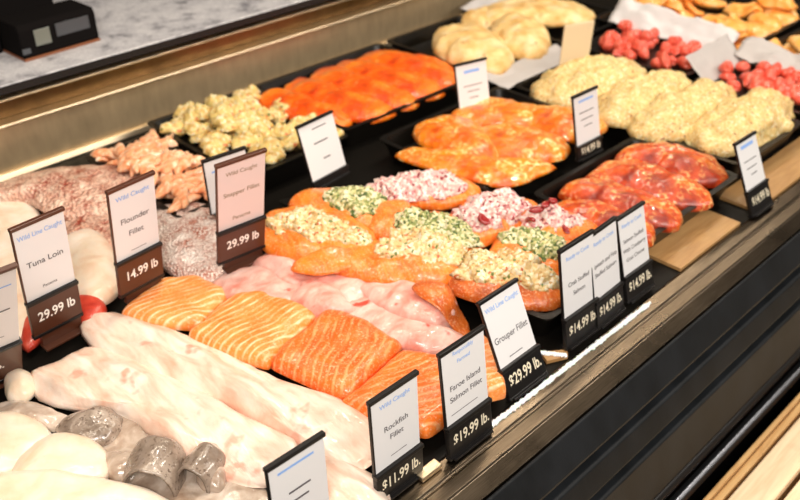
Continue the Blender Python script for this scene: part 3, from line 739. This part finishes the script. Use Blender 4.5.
# ------------------------------------------------------------------ price signs
def text_mesh(s, size, align='CENTER', bold=0.0):
    k = size; size = 1.0
    cu = bpy.data.curves.new('t', 'FONT'); cu.body = s; cu.size = size; cu.align_x = align; cu.align_y = 'CENTER'; cu.offset = bold; cu.space_line = 1.0
    o = bpy.data.objects.new('t', cu); COL.objects.link(o)
    bpy.context.view_layer.update()
    me = bpy.data.meshes.new_from_object(o.evaluated_get(bpy.context.evaluated_depsgraph_get()))
    bpy.data.objects.remove(o); bpy.data.curves.remove(cu)
    for v in me.vertices: v.co *= k
    return me
def place_text(name, s, size, x, z, y, mat, parent, fit=None, bold=0.0, tall=1.0):
    me = text_mesh(s, size, bold=bold); me.name = name
    xs = [v.co.x for v in me.vertices]; w = max(xs)-min(xs); k = min(1, fit/w) if fit else 1
    for v in me.vertices: v.co = Vector((x+v.co.x*k, y, z+v.co.y*tall))
    me.materials.clear()
    return obj(name, me, M[mat], parent)
def bars(name, L, mat, parent, y):
    """lines of print too small to read"""
    bm = bmesh.new()
    for x0, x1, z, h in L:
        q = [bm.verts.new(c) for c in ((x0, y, z-h), (x1, y, z-h), (x1, y, z+h), (x0, y, z+h))]; bm.faces.new(q)
    return obj(name, bm, M[mat], parent)

def sign(label, TL, BL, BR, zb, strip, price=None, lines=(), card='card', black='black_plastic', price_ink='cream_ink', top_ink='blue_ink', foot=.0, ink='ink', back=False, clip=True, fsize=.013):
    """TL, BL, BR: picture corners of the whole sign (BL, BR at its foot, height zb); strip = share of the height taken by the price strip"""
    A = pt(*BL, zb); B = pt(*BR, zb); d = (B-A); d.z = 0; w = d.length; d.normalize()
    r = ray(*TL); t = (A-CAM).dot(d)/r.dot(d); T = CAM+r*t
    up = (T-A); h = up.length; up.normalize(); n = up.cross(d); n.normalize()      # n points away from the viewer side
    nb = -d.cross(up)
    fy = d.cross(up)
    if fy.dot(CAM-A) > 0: fy = -fy
    root = empty('price_sign'); root.matrix_world = Matrix(((d.x, fy.x, up.x, A.x), (d.y, fy.y, up.y, A.y), (d.z, fy.z, up.z, A.z), (0, 0, 0, 1)))
    tag(root, label, 'price sign')
    s = h*strip
    y = 0
    obj('holder', boxes((-.0022, 0, -.001, .003, 0, h), (0, w, .0012, .003, 0, h), bev=.0004), M[black], root)
    obj('card', boxes((0, w, 0, .0011, s, h-.002)), M[card], root)
    if clip:
        obj('top_clip', boxes((-.003, w+.002, -.0025, .004, h-.004, h+.0015), bev=.001), M[black], root)
    if strip > 0:
        ps = obj('price_strip', boxes((-.002, w+.0015, -.003, .0038, s*.06, s-.004), bev=.0008), M['strip_warm_reflection' if black == 'strip_warm_reflection' else 'black_plastic'], root)
        obj('strip_rim', boxes((-.003, w+.002, -.0055, .004, s-.0045, s+.001), bev=.0008), M['black_plastic'], root)
        obj('strip_rim', boxes((-.003, w+.002, -.004, .004, -.001, s*.07), bev=.0008), M['black_plastic'], root)
        if price:
            place_text('price_lettering', price, min(s*.58, .0175), w/2+.001, s*.52, -.0034, price_ink, ps, fit=w*.86, bold=.017, tall=1.25)
    ch = h-s
    cd = [c for c in root.children if c.name.startswith('card')][0]
    for (txt, fz, size, mat) in lines:
        z = s+ch*fz
        if txt.startswith('#'):
            a, b = (float(q) for q in txt[1:].split(','))
            bars('fine_print', [(w*a, w*b, z, size)], mat, cd, -.0003)
        else:
            place_text('lettering', txt, size, w/2, z, -.0003, mat, cd, fit=w*.88, bold=.008)
    if foot:
        # foot below the strip: a bracket reaching down to the bed
        obj('foot', boxes((w*.12, w*.98, -.001, .006, -foot, .001), (w*.10, w*1.0, -.012, .006, -foot-.002, -foot+.0015), bev=.0007), M[black], root)
    else:
        obj('foot', boxes((.002, w-.002, -.008, .010, -.0015, .0015), bev=.0006), M['black_plastic'], root)
    return root, w, h

TI = 'blue_ink'
sign('brown and white sign cut off by the left edge of the picture', (-42, 287), (-26, 392), (21, 371), .012, .34, 'lb.', [('#.2,.9', .8, .0012, TI), ('#.3,.85', .5, .0015, 'ink'), ('#.3,.7', .15, .0006, 'ink')], black='strip_warm_reflection', price_ink='white_ink', foot=.012)
sign('Tuna Loin sign reading 29.99 lb in front of the ivory fish steaks', (11, 230), (35, 338), (81, 314), .035, .34, '29.99 lb', [('Wild Line Caught', .84, .0105, TI), ('Tuna Loin', .47, .013, 'ink'), ('Panama', .13, .007, 'ink')], black='strip_warm_reflection', price_ink='white_ink', foot=.022)
sign('Flounder Fillet sign reading 14.99 lb in front of the red skinned snapper', (108, 192), (121, 297), (162, 275), .045, .34, '14.99 lb', [('Wild Caught', .84, .0105, TI), ('Flounder', .52, .013, 'ink'), ('Fillet', .33, .013, 'ink'), ('#.35,.7', .08, .0005, 'ink')], black='strip_warm_reflection', price_ink='white_ink', foot=.016)
sign('white sign half hidden behind the Snapper Fillet sign', (203, 161), (212, 215), (252, 200), .055, 0, None, [('#.15,.4', .75, .0015, TI), ('#.15,.4', .3, .0012, 'ink')])
sign('Snapper Fillet sign reading 29.99 lb with pinkish card, left of the stuffed salmon', (217, 166), (219, 264), (263, 246), .055, .34, '29.99 lb', [('Wild Caught', .82, .010, 'brown_ink'), ('Snapper Fillet', .52, .011, 'brown_ink'), ('Panama', .14, .010, 'brown_ink')], card='card_pink', black='strip_warm_reflection', price_ink='white_ink', foot=.016)
sign('white sign leaning back between the yellow salad tray and the stuffed salmon', (297, 127), (315, 190), (348, 172), .045, .12, None, [('#.35,.75', .85, .001, 'ink'), ('#.3,.7', .6, .0012, 'ink'), ('#.45,.65', .3, .0012, 'ink')])
sign('small white card standing behind the shiny orange glazed fillets', (455, 65), (460, 112), (490, 104), .055, 0, None, [('#.25,.75', .8, .003, TI), ('#.2,.8', .5, .0009, 'ink'), ('#.3,.7', .38, .0009, 'ink'), ('#.35,.65', .24, .0009, 'ink')])
sign('small grey white sign between the orange glazed fillets and the crab loaves', (573, 97), (578, 161), (601, 149), .045, .22, '$14.99 lb', [('#.2,.8', .85, .002, TI), ('#.2,.8', .62, .0009, 'ink'), ('#.25,.75', .48, .0009, 'ink'), ('#.35,.7', .34, .0009, 'ink')])
sign('beige card seen against the light behind the crab loaves', (566, 26), (560, 68), (588, 62), .07, 0, None, [], card='card_beige', clip=False, black='card_beige')
sign('small white sign on the rail at the right end of the dark red fillets', (735, 144), (752, 217), (771, 203), .008, .34, '$14.99 lb', [('#.2,.8', .85, .003, TI), ('#.2,.8', .55, .0009, 'ink'), ('#.25,.75', .40, .0009, 'ink'), ('#.4,.7', .26, .0009, 'ink')])
sign('Grouper Fillet sign reading $29.99 lb. standing on the steel rail', (479, 303), (510, 400), (545, 373), .008, .31, '$29.99 lb.', [('Wild Line Caught', .83, .0095, TI), ('Grouper Fillet', .38, .0125, 'ink'), ('#.3,.65', .09, .0006, 'ink')])
sign('Faroe Island Salmon Fillet sign reading $19.99 lb. on the steel rail', (440, 355), (450, 459), (490, 428), .008, .31, '$19.99 lb.', [('Responsibly', .90, .0075, TI), ('Farmed', .78, .0075, TI), ('Faroe Island', .47, .011, 'ink'), ('Salmon Fillet', .32, .011, 'ink'), ('#.12,.75', .12, .0005, 'ink')])
sign('Rockfish Fillet sign reading $11.99 lb. at the bottom of the rail', (370, 403), (378, 503), (421, 470), .008, .29, '$11.99 lb.', [('Wild Caught', .84, .009, TI), ('Rockfish', .52, .011, 'ink'), ('Fillet', .38, .011, 'ink'), ('#.35,.7', .12, .0005, 'ink')])
sign('nearest white sign cut off by the bottom edge beside the silver fish', (267, 469), (281, 568), (332, 531), .008, .31, None, [('#.15,.8', .84, .0016, TI), ('#.3,.7', .50, .0014, 'ink'), ('#.35,.65', .36, .0014, 'ink')])
sign('Crab Stuffed Salmon sign reading $14.99 lb. on the rail', (560, 251), (566, 349), (597, 326), .008, .31, '$14.99 lb.', [('Ready to Cook', .82, .0085, TI), ('Crab Stuffed', .44, .0095, 'ink'), ('Salmon', .29, .0095, 'ink')], )
sign('Spinach and Feta Stuffed Salmon sign abutting the crab salmon sign', (589, 236), (597, 328), (622, 307), .008, .29, '$14.99 lb.', [('Ready to Cook', .82, .0085, TI), ('Spinach and Feta', .50, .0095, 'ink'), ('Stuffed Salmon', .36, .0095, 'ink')])
sign('Salmon Stuffed With Cranberry Goat Cheese sign, third of the close trio', (617, 219), (627, 303), (652, 284), .008, .31, '$14.99 lb.', [('Ready to Cook', .82, .0085, TI), ('Salmon Stuffed', .56, .009, 'ink'), ('With Cranberry', .40, .009, 'ink'), ('Goat Cheese', .24, .009, 'ink')])
# ------------------------------------------------------------------ black display unit on the rear worktop
zt = .1765
A = pt(25, 62, zt); B = pt(100, 40, zt)
root = empty('counter_scale', (A.x, A.y, zt)); dv = (B-A); wdt = dv.length; root.rotation_euler.z = math.atan2(dv.y, dv.x)
tag(root, 'black counter scale display with small grey screen on the speckled rear worktop', 'counter scale')
hh = .068
bm = bmesh.new()
prof = [(0, 0.004), (0, hh*.86), (.006, hh), (.085, hh), (.085, .004)]
a = [bm.verts.new((0, y, z)) for y, z in prof]; b = [bm.verts.new((wdt, y, z)) for y, z in prof]
for i in range(5): bm.faces.new((a[i], a[(i+1) % 5], b[(i+1) % 5], b[i]))
bm.faces.new(a[::-1]); bm.faces.new(b); bmesh.ops.recalc_face_normals(bm, faces=bm.faces)
o = obj('housing', bm, M['scale_black'], root); m = o.modifiers.new('b', 'BEVEL'); m.width = .003; m.segments = 3; m.limit_method = 'ANGLE'
obj('display_screen', boxes((wdt*.18, wdt*.38, -.0015, .001, hh*.34, hh*.80), bev=.0006), M['screen'], root)
obj('label_panel', boxes((wdt*.46, wdt*.90, -.0012, .001, hh*.45, hh*.82), bev=.0004), M['label_grey'], root)
obj('button', boxes((-.0, wdt*.10, -.002, .001, hh*.2, hh*.35), bev=.0008), M['label_grey'], root)
obj('base_edge', boxes((0, wdt, -.003, .085, 0, .0045), bev=.0008), M['orange_edge'], root)
# the tall black column beside/behind it
p = pt(-8, 60, zt)
root2 = empty('black_cabinet', (p.x, p.y, zt)); root2.rotation_euler.z = root.rotation_euler.z
tag(root2, 'black upright cabinet at the top left corner behind the scale', 'cabinet')
obj('body', boxes((-.22, .035, .02, .28, 0, .24), bev=.004), M['scale_black'], root2)
obj('front_panel', boxes((-.20, .02, .015, .0205, .02, .22), bev=.002), M['rubber_and_shade'], root2)
q = pt(40, 18, zt+.07)
root3 = empty('black_box', (A.x, A.y+.0, zt)); root3.rotation_euler.z = root.rotation_euler.z
tag(root3, 'wide black box behind the counter scale at the top left', 'equipment box')
obj('body', boxes((-.01, wdt*.80, .095, .30, 0, .10), bev=.004), M['scale_black'], root3)
obj('top_lid', boxes((-.012, wdt*.80+.002, .093, .302, .10, .106), bev=.002), M['scale_black'], root3)

# jagged white mark of unknown origin on the rail, built as raised strips
def streak(P0, P1, wid, label, n=150, z=.004):
    bm = bmesh.new(); d = (P1-P0); L = d.length; d.normalize(); s = Vector((-d.y, d.x, 0)); rnd = random.Random(3)
    rows = []
    for i in range(n):
        t = i/(n-1); c = P0+d*(L*t)+s*rnd.uniform(-.0007, .0007); w = wid*(1 if .02 < t < .98 else .5)*rnd.uniform(.6, 1.3)
        rows.append([bm.verts.new((c+s*k*w+d*rnd.uniform(-.001, .001)).to_tuple()[:2]+(zz,)) for k, zz in ((-.5, z), (-.42, z+.0026), (0, z+.0034+rnd.uniform(0, .001)), (.42, z+.0026), (.5, z))])
    for a, b in zip(rows, rows[1:]):
        for k in range(4): bm.faces.new((a[k], a[k+1], b[k+1], b[k]))
        bm.faces.new((a[4], a[0], b[0], b[4]))
    bm.faces.new(rows[0][::-1]); bm.faces.new(rows[-1]); bmesh.ops.recalc_face_normals(bm, faces=bm.faces)
    bmesh.ops.translate(bm, verts=bm.verts, vec=(-P0.x, -P0.y, -z))
    o = obj('white_streak', bm, M['streak_white'], None, (P0.x, P0.y, z)); tag(o, label, 'frost streak')
streak(pt(482, 433, .004), pt(650, 303, .004), .0072, 'long jagged white streak along the steel rail below the signs')
streak(pt(539, 353, .0065), pt(567, 356, .0065), .007, 'short jagged white streak beside the grouper sign', 30, z=.0065)
# little clip on the rail at the rockfish sign
p = pt(418, 480, .004)
o = obj('rail_clip', boxes((0, .034, -.008, .006, 0, .007), bev=.0012), M['steel_lip'], None, (p.x, p.y, .0043)); tag(o, 'short steel rail clip between the rockfish and island salmon signs', 'clip')

# deli paper liners
def sheet(P, z, label, amp=.012, mat='paper'):
    """crumpled sheet: quad with lifted, wavy surface and a real thickness"""
    n = 26; bm = bmesh.new(); g = []
    c = sum((Vector(p) for p in P), Vector((0, 0, 0)))/4
    for i in range(n+1):
        row = []
        for j in range(n+1):
            a, b = i/n, j/n
            p = Vector(P[0]).lerp(Vector(P[1]), a).lerp(Vector(P[3]).lerp(Vector(P[2]), a), b)
            p.z += amp*(noise.noise(p*22)+.5*noise.noise(p*55))
            row.append(bm.verts.new(p-c))
        g.append(row)
    for i in range(n):
        for j in range(n): bm.faces.new((g[i][j], g[i+1][j], g[i+1][j+1], g[i][j+1]))
    o = obj('paper_liner', bm, M[mat], None, c, smooth=True); tag(o, label, 'paper liner')
    m = o.modifiers.new('s', 'SOLIDIFY'); m.thickness = .0008
sheet([(1.90, .84, .06), (1.955, .84, .105), (1.955, 1.16, .125), (1.90, 1.16, .07)], 0, 'white crinkled paper liner rising between red chunks and far fillets')
sheet([(1.90, .55, .06), (1.955, .53, .095), (1.955, .82, .105), (1.90, .82, .07)], 0, 'grey crinkled paper liner behind the right hand red chunks', mat='parchment')
sheet([(1.745, .80, .05), (1.92, .80, .055), (1.93, .86, .105), (1.745, .86, .10)], 0, 'grey folded paper corner standing between the two trays of red chunks', .004, 'parchment')
sheet([(1.425, 1.10, .046), (1.70, 1.10, .046), (1.70, 1.17, .060), (1.425, 1.17, .060)], 0, 'grey crinkled paper edge under the golden baked parcels', .004, 'parchment')
sheet([(1.72, 1.30, .055), (1.745, 1.52, .06), (2.05, 1.52, .10), (2.02, 1.36, .10)], 0, 'white paper behind the long pale loaf at the top edge', .006)

# ------------------------------------------------------------------ wooden pallet display in front of the case
zp = -.288
pal = empty('wooden_pallet', (1.2, .3, zp)); tag(pal, 'pale wooden slatted pallet in the bottom right corner in front of the case', 'pallet')
def slat(ya, yb, z0, z1, mat, x0=.6, x1=3.6):
    o = obj('slat', boxes((x0-1.2, x1-1.2, ya-.3, yb-.3, z0-zp, z1-zp), bev=.002), M[mat], pal)
def yat(u, v, z): return pt(u, v, z).y
y_a, y_b = yat(702, 500, zp), yat(709, 500, zp)
y_c, y_d = yat(712, 500, zp-.006), yat(722, 500, zp-.006)
y_e, y_f = yat(727, 500, zp), yat(774, 500, zp)
y_g = yat(783, 500, zp)
slat(y_b, y_a, zp-.03, zp, 'tan_wood'); slat(y_d, y_c, zp-.03, zp-.006, 'tan_wood'); slat(y_f, y_e, zp-.018, zp, 'pale_wood'); slat(y_g-.09, y_g, zp-.018, zp, 'pale_wood')
slat(y_g-.20, y_g-.10, zp-.018, zp, 'pale_wood')
for x in (.8, 1.6, 2.4, 3.2): obj('bearer', boxes((x-1.25, x-1.15, y_g-.5, y_a-.302, -.10, -.0305), bev=.002), M['tan_wood'], pal)
obj('side_board', boxes((-.6, 2.4, y_g-.505, y_a-.305, -.9, -.101)), M['tan_wood'], pal)

# ------------------------------------------------------------------ light: canopy lamps above the open case, shop light, added front fill and sparkle lamps
def area(name, loc, size, size_y, power, col, target=None, rot=None):
    l = bpy.data.lights.new(name, 'AREA'); l.shape = 'RECTANGLE'; l.size = size; l.size_y = size_y; l.energy = power; l.color = col
    o = bpy.data.objects.new(name, l); COL.objects.link(o); o.location = loc
    if target is not None: o.rotation_euler = (Vector(target)-Vector(loc)).to_track_quat('-Z', 'Y').to_euler()
    return o
area('canopy_lamp', (1.5, 1.15, 1.30), 4.0, .06, 14, (1, .84, .64), (1.5, 1.0, 0))
area('front_fill', (1.2, -.75, 1.35), 4.2, .18, 42, (1, .92, .82), (1.2, .9, 0))  # added fill from the front to brighten the upright sign cards
area('shop_light', (-.5, -.3, 1.5), .35, .35, 16, (1, .93, .85), (.7, .9, 0))
for i, x in enumerate((.1, .7, 1.3, 1.9, 2.5)):
    area('sparkle_lamp', (x, .75+.25*(i % 2), 1.45), .03, .03, 2.6, (1, .9, .76), (x+.1, .95, 0))  # small added lamps that put sparkles on the wet food
w = bpy.data.worlds.new('world'); scn.world = w; w.use_nodes = True
w.node_tree.nodes['Background'].inputs[0].default_value = (1, .88, .74, 1); w.node_tree.nodes['Background'].inputs[1].default_value = .07
vs = scn.view_settings; vs.view_transform = 'Standard'; vs.look = 'None'; vs.gamma = 1; vs.exposure = 0.37; vs.use_curve_mapping = False
